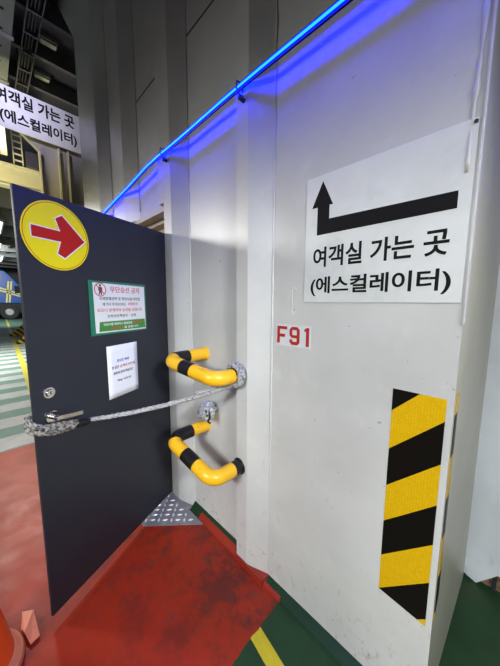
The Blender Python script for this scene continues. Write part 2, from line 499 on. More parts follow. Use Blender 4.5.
# corner strip above the sign's foot, with a rough run of thick paint beside it
bm = bmesh.new()
box(bm, -0.0895, -0.083, YP - 0.006, YP + 0.030, 1.44, TOP)
struct('trim_3', bm, WHITE, bevel=0.002)
bm = bmesh.new()
pts = [Vector((-0.108 - 0.012 * max(0, 1.95 - z) + 0.004 * math.sin(z * 9), YP - 0.001, z)) for z in [1.86 + 0.03 * k for k in range(38)]]
sweep(bm, pts, lambda i: 0.0045 + 0.002 * math.sin(i * 1.1) + 0.0015 * math.sin(i * 2.9), 8)
struct('trim_4', bm, WHITE, smooth=True)

# return wall beside the corner and the wall beyond it
bm = bmesh.new()
prism(bm, [(-0.088, YP), (-0.045, 1.745), (-0.045, 1.86), (-0.20, 1.86), (-0.20, YP + 0.01)], 0, TOP, 'z')
struct('wall_right', bm, BEIGE)
bm = bmesh.new()
prism(bm, [(-0.046, 0.020), (-0.005, 0.0), (0.008, 0.0), (0.085, 0.105), (0.15, 0.105), (0.22, 0.0), (2.6, 0.0), (2.6, TOP), (-0.046, TOP)], 1.745, 1.752, 'y')
struct('wall_back', bm, WHITE_B)
bm = bmesh.new()
box(bm, -0.01, 0.30, 1.770, 1.79, 0, 0.20)
struct('trim_5', bm, RUST)
bm = bmesh.new(); box(bm, 0.066, 0.084, 1.754, 1.770, 0, 0.12); struct('trim_12', bm, DARKMETAL)
# stairwell lining behind the door opening
bm = bmesh.new()
box(bm, -3.7, -0.20, 2.2, 2.26, 0, TOP)
box(bm, -3.7, -3.64, 1.10, 2.2, 0, TOP)
struct('wall_stairwell', bm, BEIGE)
bm = bmesh.new()
box(bm, -2.655, -1.76, 0.95, 1.10, 2.150, 2.183)
box(bm, -2.655, -1.76, 1.02, 1.10, 2.11, 2.150)
struct('trim_6', bm, CREAM)

# sloped kerb weld along the foot of the bulkhead
bm = bmesh.new()
def kerb(xa, xb, yfront, yback, h):
    prism(bm, [(yfront, 0), (yback, 0), (yback, h), (yback - 0.004, h), (yfront + 0.004, 0.010)], xa, xb, 'x')
kerb(-0.80, -0.09, 0.917, YP, 0.028)
kerb(-1.505, -1.008, 0.917, YP, 0.052)
box(bm, -1.012, -0.80, 0.908, 0.917, 0, 0.036)
prism(bm, [(-0.926, 0.917), (-0.80, 0.917), (-0.80, YP)], 0, 0.030, 'z')
struct('baseboard_front', bm, BASEM)
bm = bmesh.new()
prism(bm, [(-0.045, 0.0), (0.005, 0.0), (-0.045, 0.022)], 1.736, 1.745, 'y')
struct('baseboard_right', bm, BASEM)

# welded slot mark on the big plate
bm = bmesh.new()
ring = [Vector((-0.678 + 0.011 * math.cos(a), YP - 0.0010, (1.553 if math.sin(a) >= 0 else 1.462) + 0.011 * math.sin(a))) for a in [2 * math.pi * k / 32 for k in range(33)]]
sweep(bm, ring, 0.0020, 6, caps=False)
struct('trim_7', bm, WHITE)

# portal frame of the next deck section, far left
bm = bmesh.new()
prism(bm, [(0.72, 0), (1.9, 0), (1.9, 4.46), (-2.6, 4.46), (-2.6, 3.97), (0.50, 3.97), (0.735, 3.76)], -5.30, -5.22, 'x')
struct('wall_portal', bm, GREYSTEEL)
for k, y in enumerate((0.725, 0.965, 1.085)):
    bm = bmesh.new(); box(bm, -5.222, -5.14, y, y + 0.018, 0, 3.85 if y > 0.8 else 3.72); struct('trim_%d' % (50 + k), bm, CREAM)  # pale cream fins stand in for the lamplit edges of the post

# deckhead beams crossing above the portal
for k, x in enumerate((-4.40, -5.08, -5.80, -6.60, -7.4)):
    bm = bmesh.new()
    prism(bm, [(x - 0.03, 4.965), (x + 0.03, 4.965), (x + 0.03, 4.98), (x + 0.01, 4.98), (x + 0.01, TOP), (x - 0.01, TOP), (x - 0.01, 4.98), (x - 0.03, 4.98)], -4.0, 2.2, 'y')
    struct('trim_%d' % (20 + k), bm, DARKBEAM)
bm = bmesh.new()                                  # low cross beam past the portal
box(bm, -7.56, -7.50, -5, 2.2, 3.86, 4.25)
box(bm, -7.62, -7.40, -5, 2.2, 3.83, 3.86)
box(bm, -7.60, -7.44, -5, 2.2, 4.25, 4.28)
struct('trim_10', bm, CREAM)
for k in range(9):                                # beams of the far deck
    x = -12.0 - 2.6 * k
    bm = bmesh.new(); box(bm, x - 0.1, x + 0.1, -8, 4.2, 4.55, TOP); struct('trim_%d' % (30 + k), bm, MIDDECK)
for k, y in enumerate((-1.4, 0.2, 1.2)):
    bm = bmesh.new(); box(bm, -40, -9, y, y + 0.10, 4.75, TOP); struct('trim_%d' % (40 + k), bm, MIDDECK)
bm = bmesh.new()
box(bm, -42, -41.8, -9, 4.5, 0, TOP)
struct('wall_far', bm, MIDDECK)
bm = bmesh.new()
box(bm, -42, -5.3, 3.2, 3.3, 0, TOP)
struct('wall_deck_side', bm, MIDDECK)

# ================================================================== DOOR (swung open towards the viewer)
DA = Vector((-1.385, 0.103, 0.0)); DANG = math.radians(114.81)
bm = bmesh.new()
DW = 0.905
prism(bm, [(0, 0.036), (DW, 0.012), (DW, 1.982), (0, 1.948)], 0.0, 0.013, 'y')
door = struct('door_1', bm, DOORM, bevel=0.002, label='charcoal steel door standing open, roped to the yellow bars', cat='door')
door.location = DA; door.rotation_euler = (0, 0, DANG)

def door_child(name, bm, mat, **k):
    return finish(name, bm, mat, door, **k)
# lock cylinder
bm = bmesh.new()
cyl(bm, (0.066, 0.0, 1.098), (0.066, -0.006, 1.098), 0.024, 28)
cyl(bm, (0.066, -0.006, 1.098), (0.066, -0.014, 1.098), 0.018, 28, 0.015)
lk = door_child('lock_cylinder', bm, CHROME); auto_smooth(lk); lk['label'] = 'round chrome lock cylinder above the lever'
bm = bmesh.new()
box(bm, 0.0645, 0.0675, -0.0155, -0.013, 1.091, 1.105)
finish('keyhole', bm, BLACK, lk)
# lever handle
bm = bmesh.new()
cyl(bm, (0.070, 0.0, 0.985), (0.070, -0.008, 0.985), 0.027, 28)
cyl(bm, (0.070, -0.008, 0.985), (0.070, -0.050, 0.985), 0.011, 20)
ld = door_child('lever_handle', bm, CHROME); auto_smooth(ld); ld['label'] = 'chrome lever handle pointing to the hinges'
bm = bmesh.new()
lev = spline([(0.058, -0.048, 0.986), (0.085, -0.050, 0.984), (0.135, -0.047, 0.974), (0.182, -0.042, 0.965)], 8)
fr = frames(lev); rings = []
for p, (t, u, w) in zip(lev, fr):
    rings.append([bm.verts.new(p + u * (0.0105 * math.cos(a)) + w * (0.006 * math.sin(a))) for a in [2 * math.pi * k / 14 for k in range(14)]])
for a, b in zip(rings, rings[1:]):
    for k in range(14): bm.faces.new((a[k], a[(k + 1) % 14], b[(k + 1) % 14], b[k]))
bm.faces.new(rings[0][::-1]); bm.faces.new(rings[-1])
finish('lever', bm, CHROME, ld, smooth=True)
# hinges on the far edge
for z in (0.28, 1.0, 1.75):
    bm = bmesh.new()
    cyl(bm, (DW + 0.006, 0.016, z - 0.05), (DW + 0.006, 0.016, z + 0.05), 0.009, 14)
    box(bm, DW - 0.03, DW + 0.006, 0.013, 0.017, z - 0.05, z + 0.05)
    door_child('hinge', bm, DARKMETAL)

def on_door(s, out, z):
    c, si = math.cos(DANG), math.sin(DANG)
    return Vector((DA.x + s * c + out * si, DA.y + s * si - out * c, z))

# ------------------------------------------------------------------ signs on the door
def door_thing(name, label, cat):
    return thing(name, label, cat, on_door(0, 0.0008, 0), DANG)

t = door_thing('arrow_sign', 'round yellow sticker with a red right-pointing arrow at the door top', 'sign')
CX, CZ, RA = 0.160, 1.786, 0.146
bm = bmesh.new()
cyl(bm, (CX, 0.0, CZ), (CX, -0.0012, CZ), RA, 96)
finish('disc', bm, SIGNYELLOW, t)
bm = bmesh.new()
n = 96
for r0, r1 in ((RA - 0.008, RA - 0.0055),):
    for k in range(n):
        a0, a1 = 2 * math.pi * k / n, 2 * math.pi * (k + 1) / n
        poly_bm(bm, [(CX + r0 * math.cos(a0), CZ + r0 * math.sin(a0)), (CX + r1 * math.cos(a0), CZ + r1 * math.sin(a0)), (CX + r1 * math.cos(a1), CZ + r1 * math.sin(a1)), (CX + r0 * math.cos(a1), CZ + r0 * math.sin(a1))], -0.0011, 0.0006)
finish('rim_line', bm, RED, t)
ARW = [(0.052, 1.811), (0.170, 1.811), (0.152, 1.862), (0.182, 1.882), (0.284, 1.788), (0.182, 1.696), (0.152, 1.712), (0.170, 1.766), (0.052, 1.766)]
def offset_poly(P, d):
    out = []
    n = len(P)
    area2 = sum(P[i][0] * P[(i + 1) % n][1] - P[(i + 1) % n][0] * P[i][1] for i in range(n))
    s = 1 if area2 > 0 else -1
    for i in range(n):
        a, b, c = Vector(P[i - 1]), Vector(P[i]), Vector(P[(i + 1) % n])
        e1, e2 = (b - a).normalized(), (c - b).normalized()
        n1, n2 = Vector((e1.y, -e1.x)) * s, Vector((e2.y, -e2.x)) * s
        m = (n1 + n2).normalized()
        out.append(tuple(b + m * (d / max(0.35, m.dot(n1)))))
    return out
bm = bmesh.new(); poly_bm(bm, offset_poly(ARW, 0.0045), -0.0011, 0.0006)
finish('arrow_outline', bm, WHITEV, t)
bm = bmesh.new(); poly_bm(bm, ARW, -0.0016, 0.0007)
finish('arrow', bm, RED, t)

t = door_thing('notice_board', 'green-edged white notice with red heading and no-entry figure on the door', 'notice')
X0, X1, Z0, Z1 = 0.288, 0.684, 1.322, 1.608
bm = bmesh.new(); box(bm, X0, X1, -0.004, 0.0, Z0, Z1)
finish('frame', bm, FRAMEGREEN, t, bevel=0.001)
bm = bmesh.new(); poly_bm(bm, [(X0 + 0.026, Z0 + 0.012), (X1 - 0.010, Z0 + 0.008), (X1 - 0.012, Z1 - 0.014), (X0 + 0.022, Z1 - 0.010)], -0.0038, 0.001)
finish('panel', bm, PANELWHITE, t)
bm = bmesh.new(); poly_bm(bm, [(0.333, 1.340), (0.672, 1.337), (0.666, 1.394), (0.338, 1.392)], -0.0046, 0.0006)
finish('green_band', bm, BANDGREEN, t)
# prohibition mark: red ring, bar and a walking figure
sy = -0.0046
bm = bmesh.new()
cx, cz = 0.353, 1.563
for k in range(40):
    a0, a1 = 2 * math.pi * k / 40, 2 * math.pi * (k + 1) / 40
    poly_bm(bm, [(cx + r * math.cos(a), cz + r * math.sin(a)) for r, a in ((0.031, a0), (0.036, a0), (0.036, a1), (0.031, a1))], sy, 0.0006)
d = 0.0018
poly_bm(bm, [(cx - 0.024 - d, cz + 0.024 - d), (cx - 0.024 + d, cz + 0.024 + d), (cx + 0.024 + d, cz - 0.024 + d), (cx + 0.024 - d, cz - 0.024 - d)], sy - 0.0008, 0.0004)
finish('prohibition_ring', bm, INKRED, t)
bm = bmesh.new()
poly_bm(bm, [(cx + 0.006 * math.cos(a), cz + 0.022 + 0.006 * math.sin(a)) for a in [2 * math.pi * k / 12 for k in range(12)]], sy, 0.0007)
poly_bm(bm, [(cx - 0.009, cz + 0.014), (cx + 0.009, cz + 0.014), (cx + 0.013, cz - 0.004), (cx + 0.007, cz - 0.006), (cx + 0.010, cz - 0.026), (cx + 0.003, cz - 0.027), (cx + 0.0, cz - 0.010), (cx - 0.005, cz - 0.028), (cx - 0.011, cz - 0.026), (cx - 0.006, cz - 0.006), (cx - 0.013, cz - 0.002)], sy, 0.0007)
finish('walking_figure', bm, INKBLACK, t)
solid_text('red_lettering', INKRED, t, [('무단승선 금지', 0.414, 0.628, 1.550, 1.584), ('처벌받게', 0.535, 0.610, 1.478, 1.496), ('되오니 관계자외 승선을 금합니다', 0.328, 0.648, 1.444, 1.464), ('', 0, 1, 0, 1)][:3], -0.0045, 0.012)
solid_text('black_lettering', INKBLACK, t, [('국제항해선박 및 항만시설 보안법', 0.342, 0.630, 1.507, 1.526), ('에 의거 무단승선자는', 0.363, 0.520, 1.477, 1.495), ('선박보안책임자 ·  선장', 0.388, 0.594, 1.412, 1.429)], -0.0045, 0.010)
solid_text('white_lettering', WHITEV, t, [('비상시를 제외하고 출입문을', 0.362, 0.560, 1.369, 1.384), ('을 금합니다', 0.500, 0.608, 1.346, 1.360)], -0.0050, 0.010)
solid_text('red_band_lettering', INKRED, t, [('통제합니다', 0.568, 0.642, 1.370, 1.385), ('무단승선', 0.412, 0.492, 1.346, 1.360)], -0.0050, 0.012)

t = door_thing('paper_notice', 'plain white paper sheet with small print below the green-edged notice', 'notice')
bm = bmesh.new()
nx, nz = 6, 8
grid = [[bm.verts.new((0.372 + (0.592 - 0.372) * i / nx, -0.0010 - 0.0008 * abs(math.sin(i * 1.3 + j * 0.9)), 0.952 + (1.254 - 0.952) * j / nz)) for i in range(nx + 1)] for j in range(nz + 1)]
for j in range(nz):
    for i in range(nx): bm.faces.new((grid[j][i], grid[j][i + 1], grid[j + 1][i + 1], grid[j + 1][i]))
sh = finish('sheet', bm, PAPER, t, smooth=True)
sm = sh.modifiers.new('thickness', 'SOLIDIFY'); sm.thickness = 0.0006; sm.offset = 1
solid_text('blue_lettering', INKBLUE, t, [('출입문 폐쇄', 0.436, 0.522, 1.155, 1.172)], -0.0028, 0.006)
solid_text('black_lettering', INKBLACK, t, [('본 문은', 0.400, 0.448, 1.119, 1.136), ('를', 0.556, 0.570, 1.119, 1.136), ('위하여 닫지 마십시오', 0.407, 0.553, 1.084, 1.102), ('객실 사무장', 0.430, 0.535, 1.040, 1.054)], -0.0028, 0.010)
solid_text('red_lettering', INKRED, t, [('승객의 안전', 0.456, 0.550, 1.119, 1.136)], -0.0028, 0.012)

# ================================================================== BIG WALL SIGN
t = thing('direction_sign', 'large white wall sign with a black bent arrow above two lines of black Korean text', 'sign', (-0.36, YP, 1.502))
def loc(p): return (p[0] + 0.36, p[1] - 1.502)
bm = bmesh.new(); poly_bm(bm, [loc(p) for p in ((-0.626, 1.502), (-0.096, 1.502), (-0.096, 1.996), (-0.626, 1.996))], 0.0, 0.003)
finish('board', bm, SIGNWHITE, t, bevel=0.0008)
bm = bmesh.new()
poly_bm(bm, [loc(p) for p in ((-0.553, 1.972), (-0.598, 1.878), (-0.573, 1.878), (-0.573, 1.770), (-0.126, 1.770), (-0.126, 1.818), (-0.522, 1.826), (-0.522, 1.877), (-0.508, 1.877))], -0.003, 0.0008)
finish('arrow', bm, BLACK, t)
solid_text('lettering', BLACK, t, [('여객실 가는 곳', *[v for v in (-0.586 + .36, -0.136 + .36, 1.643 - 1.502, 1.722 - 1.502)]),
                                   ('(에스컬레이터)', -0.594 + .36, -0.124 + .36, 1.528 - 1.502, 1.605 - 1.502)], -0.003, 0.022)
bm = bmesh.new()
for dx, dz in ((-0.102, 1.986),):
    cyl(bm, (dx + .36, -0.003, dz - 1.502), (dx + .36, -0.007, dz - 1.502), 0.005, 12)
finish('bolt', bm, DARKMETAL, t)

# hanging sign at the portal
t = thing('direction_sign', 'distant white banner sign with the same Korean text but no arrow, top left', 'sign', (-5.14, 0.30, 3.88), math.radians(90))
bm = bmesh.new(); box(bm, -0.55, 0.975, 0.0, 0.012, 0.0, 0.55)
finish('board', bm, SIGNWHITE, t)
for x in (-0.4, 0.2, 0.8):
    bm = bmesh.new(); box(bm, x, x + 0.03, 0.012, 0.08, 0.2, 0.32); finish('bracket', bm, GALV, t)
solid_text('lettering', BLACK, t, [('여객실 가는 곳', 0.00, 0.905, 0.330, 0.515), ('(에스컬레이터)', 0.03, 0.925, 0.065, 0.255)], 0.0, 0.030, 0.002)

# frame number
t = thing('frame_number', 'small white plate reading F91 in red, left of the big sign', 'sign', (-0.675, YP, 1.30))
bm = bmesh.new(); poly_bm(bm, [(-0.100, 0.0), (0.088, 0.0), (0.088, 0.100), (-0.100, 0.100)], 0.0, 0.001)
finish('plate', bm, NUMWHITE, t)
bm = bmesh.new()
y, th = -0.001, 0.001
poly_bm(bm, [(-0.093, 0.012), (-0.078, 0.012), (-0.078, 0.042), (-0.048, 0.042), (-0.048, 0.056), (-0.078, 0.056), (-0.078, 0.078), (-0.036, 0.078), (-0.036, 0.092), (-0.093, 0.092)], y, th)   # F
ou = [(0.032, 0.030), (0.032, 0.078), (0.020, 0.092), (-0.010, 0.092), (-0.022, 0.080), (-0.022, 0.054), (-0.010, 0.042), (0.017, 0.042), (0.017, 0.030), (0.010, 0.024), (-0.006, 0.024), (-0.008, 0.032), (-0.022, 0.032), (-0.022, 0.022), (-0.010, 0.010), (0.020, 0.010)]
box(bm, 0.017, 0.032, y - th, y, 0.022, 0.080)
box(bm, -0.022, -0.007, y - th, y, 0.054, 0.080)
poly_bm(bm, [(-0.022, 0.080), (-0.007, 0.078), (0.017, 0.078), (0.032, 0.080), (0.020, 0.092), (-0.010, 0.092)], y, th)
poly_bm(bm, [(-0.022, 0.054), (-0.010, 0.042), (0.017, 0.042), (0.017, 0.055), (-0.007, 0.055)], y, th)
poly_bm(bm, [(-0.022, 0.034), (-0.007, 0.034), (-0.007, 0.025), (0.017, 0.025), (0.032, 0.022), (0.020, 0.010), (-0.010, 0.010), (-0.022, 0.022)], y, th)
poly_bm(bm, [(0.065, 0.010), (0.080, 0.010), (0.080, 0.092), (0.068, 0.092), (0.056, 0.084), (0.056, 0.074), (0.065, 0.076)], y, th)   # 1
finish('lettering', bm, NUMRED, t)

# hazard tape: face of the corner, then the strip round the corner
bm = bmesh.new(); poly_bm(bm, [(-0.256, 0.425), (-0.106, 0.408), (-0.106, 1.209), (-0.256, 1.209)], YP, 0.0015)
tag(finish('hazard_tape', bm, TAPEM), 'wide strip of yellow and black diagonal hazard tape on the wall face by the corner', 'tape')
bm = bmesh.new()
def side(y, z, o): return Vector((-0.088 + (y - YP) * (0.043 / 0.78) + o, y, z))
P = [(0.988, 0.42), (1.022, 0.50), (1.022, 1.225), (0.988, 1.225)]
A = [bm.verts.new(side(*p, 0.0)) for p in P]; B = [bm.verts.new(side(*p, 0.0015)) for p in P]
bm.faces.new(A); bm.faces.new(B)
for i in range(4): bm.faces.new((A[i], A[(i + 1) % 4], B[(i + 1) % 4], B[i]))
tag(finish('hazard_tape', bm, TAPEM), 'narrow sliver of hazard tape round the corner on the beige side wall', 'tape')

# ================================================================== GRAB BARS
def grab_bar(label, z1, z2, yb1, yb2, bands):
    t = thing('grab_bar', label, 'grab bar', (-1.358, YP, z1), 0, 'hazard-striped grab bars on the bulkhead')
    P0 = Vector((0, 0, 0)); E1 = Vector((0, yb1 - YP, 0)); E2 = Vector((0.373, yb2 - YP, z2 - z1)); P3 = Vector((0.373, YR - YP, z2 - z1 - 0.004))
    R = 0.066
    def fillet(a, b, c, r):
        u, v = (a - b).normalized(), (c - b).normalized()
        ang = math.acos(u.dot(v)); dd = r / math.tan(ang / 2)
        s, e = b + u * dd, b + v * dd
        bis = (u + v).normalized(); ctr = b + bis * (r / math.sin(ang / 2))
        out = []
        for k in range(13):
            f = k / 12
            w = (s - ctr).lerp(e - ctr, f)
            # slerp on the arc
            th = math.acos(max(-1, min(1, (s - ctr).normalized().dot((e - ctr).normalized()))))
            w = (math.sin((1 - f) * th) * (s - ctr) + math.sin(f * th) * (e - ctr)) / math.sin(th)
            out.append(ctr + w)
        return out
    path = [P0] + fillet(P0, E1, E2, R) + fillet(E1, E2, P3, R) + [P3]
    pts = resample(path, 0.006)
    bm = bmesh.new()
    fs = sweep(bm, pts, 0.0385, 28)
    tot = len(fs)
    for i, row in enumerate(fs):
        s = (i + 0.5) / tot
        blk = any(a <= s <= b for a, b in bands)
        for f in row: f.material_index = 1 if blk else 0
    o = finish('tube', bm, None, t, mats=[YELLOWPAINT, BLACKPAINT]); auto_smooth(o)
    for p, yy in ((P0, 0), (P3, 0)):
        bm = bmesh.new()
        cyl(bm, p + Vector((0, -0.003, 0)), p + Vector((0, -0.008, 0)), 0.0435, 28, 0.0400)
        cyl(bm, p + Vector((0, 0.0, 0)), p + Vector((0, -0.003, 0)), 0.046, 28, 0.0445)
        o = finish('weld_collar', bm, YELLOWPAINT if p is P0 else BLACKPAINT, t); auto_smooth(o)
    return t
grab_bar('upper yellow and black striped grab bar, rope looped on its right end', 1.172, 1.122, 0.700, 0.755, ((0.17, 0.31), (0.49, 0.60), (0.93, 1.0)))
grab_bar('lower yellow and black striped grab bar, just above the deck and free of rope', 0.690, 0.600, 0.705, 0.735, ((0.15, 0.34), (0.49, 0.62), (0.93, 1.0)))

# ================================================================== ROPE from the bar to the door
t = thing('mooring_rope', 'grey twisted rope holding the open door, tied from lever to upper grab bar', 'rope', (-1.0, 0.86, 1.12))
ORG = Vector((-1.0, 0.86, 1.12))
def L_(p): return Vector(p) - ORG
# coil round the right leg of the upper bar
bm = bmesh.new()
cxb, czb = -0.985, 1.122
ctrl = []
for k in range(0, 27):
    a = math.radians(200 - k * 27.7)
    y = 0.903 - 0.036 * (k / 26)
    rr = 0.0535 + 0.002 * math.sin(k * 2.1)
    ctrl.append(L_((cxb + rr * math.cos(a), y, czb + rr * math.sin(a))))
rope_bm(bm, ctrl, 0.0140, n=6)
finish('bar_loop', bm, ROPEM, t, smooth=True)
# line across to the door, doubled at the bar end
start = (cxb + 0.0535 * math.cos(math.radians(-100)), 0.868, czb - 0.056)
e = on_door(0.245, 0.034, 0.902)
s0 = Vector(start)
mid = [s0.lerp(e, f) + Vector((0, 0, -0.035 * 4 * f * (1 - f) * 0.5)) for f in (0.12, 0.3, 0.5, 0.7, 0.88)]
bm = bmesh.new()
rope_bm(bm, [L_(Vector((cxb + 0.046, 0.872, czb - 0.034))), L_(s0)] + [L_(p) for p in mid] + [L_(e), L_(on_door(0.15, 0.034, 0.916))], 0.0122)
finish('line', bm, ROPEM, t, smooth=True)
bm = bmesh.new()
sp = s0.lerp(e, 0.26)
rope_bm(bm, [L_(s0 + Vector((0.03, 0.0, 0.012))), L_(s0.lerp(e, 0.06) + Vector((0, -0.008, 0.012))), L_(sp + Vector((0, -0.010, 0.003)))], 0.0095)
finish('splice', bm, ROPEM, t, smooth=True)
bm = bmesh.new()
sweep(bm, [L_(on_door(s, 0.034, 0.916 - (s - 0.15) * 0.15)) for s in (0.150, 0.158, 0.175, 0.195, 0.214, 0.222)], lambda i: (0.0135, 0.0165, 0.0168, 0.0165, 0.0155, 0.012)[i], 16)
finish('black_tape', bm, BLACKPAINT, t, smooth=True)
# eye of the rope round the door's free edge, under the lever
bm = bmesh.new()
rope_bm(bm, [L_(on_door(*p)) for p in ((0.160, 0.030, 0.908), (0.11, 0.024, 0.910), (0.06, 0.022, 0.918), (0.015, 0.020, 0.935), (-0.014, 0.004, 0.950), (-0.015, -0.018, 0.962), (0.01, -0.044, 0.966), (0.10, -0.046, 0.960), (0.14, -0.040, 0.955))], 0.0125)
rope_bm(bm, [L_(on_door(*p)) for p in ((0.160, 0.036, 0.925), (0.12, 0.030, 0.938), (0.075, 0.024, 0.946), (0.030, 0.020, 0.956), (-0.005, 0.018, 0.975), (-0.014, 0.0, 0.988), (-0.015, -0.018, 0.996), (0.01, -0.044, 1.000), (0.10, -0.046, 0.985), (0.14, -0.040, 0.962))], 0.0125)
rope_bm(bm, [L_(on_door(*p)) for p in ((0.135, 0.050, 0.918), (0.10, 0.044, 0.928), (0.06, 0.040, 0.930), (0.02, 0.036, 0.952))], 0.0115)
finish('eye_loop', bm, ROPED, t, smooth=True)

# ================================================================== ROPE BUNDLE lashed on a wall pin between the bars
KX, KZ = -1.256, 0.838
t = thing('rope_bundle', 'ball of pale lashing wound on a hook between the two grab bars', 'rope', (KX, YP, KZ))
bm = bmesh.new()
cyl(bm, (0, 0, 0), (0, -0.11, 0), 0.010, 14)
cyl(bm, (0, 0, 0), (0, -0.006, 0), 0.026, 20)
finish('pin', bm, GALV, t)
bm = bmesh.new()
rnd = random.Random(3)
bmesh.ops.create_icosphere(bm, subdivisions=3, radius=0.056)
for v in bm.verts:
    k = 1 + 0.10 * math.sin(v.co.x * 140) * math.cos(v.co.z * 120) + rnd.uniform(-0.06, 0.06)
    v.co = Vector((v.co.x * k, v.co.y * 0.85 * k - 0.066, v.co.z * k * 1.08))
finish('wrapping', bm, worn_mat('pale_wrapping', (0.50, 0.53, 0.53), (0.12, 0.13, 0.13), 45.0, 0.5, 0.60, 0.6, 0.8), t)
bm = bmesh.new()
for q in range(7):
    ax = Vector((rnd.uniform(-1, 1), rnd.uniform(-0.5, 0.5), rnd.uniform(-1, 1))).normalized()
    u = ax.orthogonal().normalized(); w = ax.cross(u)
    R = 0.056
    ring = [Vector((0, -0.066, 0)) + (u * math.cos(a) + w * math.sin(a)) * R * (1 + 0.05 * math.sin(3 * a)) for a in [2 * math.pi * k / 12 for k in range(13)]]
    rope_bm(bm, ring, 0.0062, n=6)
finish('cord', bm, ROPEM, t, smooth=True)
bm = bmesh.new()
hk = spline([(0.026, -0.075, 0.03), (0.052, -0.085, 0.014), (0.058, -0.088, -0.018), (0.046, -0.09, -0.045), (0.062, -0.085, -0.052)], 6)
sweep(bm, hk, 0.006, 8)
hk = spline([(0.01, -0.10, 0.035), (0.04, -0.10, 0.02), (0.050, -0.10, -0.01)], 6)
sweep(bm, hk, 0.006, 8)
finish('hook', bm, DARKMETAL, t, smooth=True)

# ================================================================== BLUE LED LINE
LZ, LY = 2.482, 0.893
t = thing('led_line', 'glowing blue LED tube running along the bulkhead above the signs', 'light', (-1.75, LY, LZ))
def wob(x): return 0.004 * math.sin(x * 5.0)
bm = bmesh.new()
pts = [Vector((x + 1.75, 0, wob(x))) for x in [-1.77 + 0.06 * k for k in range(36)]]
pts = [Vector((-3.22 + 1.75, 0.0, -0.125)), Vector((-2.75 + 1.75, 0.0, -0.082)), Vector((-2.3 + 1.75, 0.0, -0.045)), Vector((-1.95 + 1.75, 0, -0.008))] + pts
pts = [p for p in pts]
sweep(bm, pts, 0.0042, 12)
finish('tube', bm, LEDBLUE, t, smooth=True)
bm = bmesh.new()
for p, q in zip(pts, pts[1:]):                     # shade channel over the tube
    prof = [(-0.0055, 0.0035), (-0.0055, 0.0065), (0.018, 0.0065), (0.018, 0.003), (0.016, 0.003), (0.016, 0.0050), (-0.0045, 0.0050), (-0.0045, 0.0035)]
    A = [bm.verts.new((p.x, p.y + a, p.z + b)) for a, b in prof]; B = [bm.verts.new((q.x, q.y + a, q.z + b)) for a, b in prof]
    for i in range(8): bm.faces.new((A[i], A[(i + 1) % 8], B[(i + 1) % 8], B[i]))
finish('channel', bm, DARKMETAL, t)
bm = bmesh.new()
sweep(bm, [p + Vector((0, 0.008, -0.0120)) for p in pts], 0.0045, 10)
finish('cable', bm, BLACKPAINT, t, smooth=True)
for cx_ in (-1.70, -0.96):
    bm = bmesh.new()
    sweep(bm, [Vector((cx_ + 1.75, 0.022, -0.01)), Vector((cx_ + 1.75, 0.010, 0.018)), Vector((cx_ + 1.75, -0.016, 0.016)), Vector((cx_ + 1.75, -0.018, -0.014)), Vector((cx_ + 1.75, 0.0, -0.034)), Vector((cx_ + 1.75, 0.022, -0.03))], 0.0035, 8)
    cyl(bm, (cx_ + 1.755, 0.025, -0.05), (cx_ + 1.755, -0.005, -0.05), 0.010, 12)
    finish('clip', bm, DARKMETAL, t)

# ================================================================== CHECKER PLATE at the threshold
t = thing('checker_plate', 'bare steel checker plate ramp at the foot of the open door', 'plate', (-1.70, 0.80, 0.0))
bm = bmesh.new()
quad = [(-1.342, 0.915), (-1.615, 0.622), (-2.45, 0.622), (-2.66, 0.915), (-1.657, 0.915), (-1.510, 0.960), (-1.508, 0.916)]
def H(y): return 0.004 + max(0.0, (y - 0.62)) * 0.012
V0 = [bm.verts.new((x + 1.70, y - 0.80, 0.0005)) for x, y in quad]; V1 = [bm.verts.new((x + 1.70, y - 0.80, H(y))) for x, y in quad]
bm.faces.new(V1); bm.faces.new(V0[::-1])
n = len(quad)
for i in range(n): bm.faces.new((V0[i], V0[(i + 1) % n], V1[(i + 1) % n], V1[i]))
def inside(x, y):
    if y > 0.902 or y < 0.636: return False
    for a, b in (((-1.615, 0.622), (-1.342, 0.915)), ((-2.66, 0.915), (-2.45, 0.622))):
        c = (b[0] - a[0]) * (y - a[1]) - (b[1] - a[1]) * (x - a[0])
        if c / math.hypot(b[0] - a[0], b[1] - a[1]) < 0.016: return False
    return True
i = 0
for r in range(-40, 60):
    for c in range(-40, 60):
        x = -1.8 + (c + r) * 0.031; y = 0.75 + (c - r) * 0.031
        if not inside(x, y): continue
        d = 1 if (c % 2 == 0) else -1
        a = math.radians(45 * d + 8)
        ux, uy = math.cos(a), math.sin(a)
        L1, W1 = 0.020, 0.0085
        z = H(y)
        base = [(x + ux * L1, y + uy * L1), (x - uy * W1, y + ux * W1), (x - ux * L1, y - uy * L1), (x + uy * W1, y - ux * W1)]
        Bv = [bm.verts.new((p[0] + 1.70, p[1] - 0.80, z - 0.0004)) for p in base]
        Tv = [bm.verts.new((x + (p[0] - x) * 0.6 + 1.70, y + (p[1] - y) * 0.6 - 0.80, z + 0.0045)) for p in base]
        fl = [bm.faces.new(Tv)]
        for k in range(4): fl.append(bm.faces.new((Bv[k], Bv[(k + 1) % 4], Tv[(k + 1) % 4], Tv[k])))
        for f in fl: f.material_index = 1
finish('plate', bm, None, t, mats=[PLATEM, TREADM])

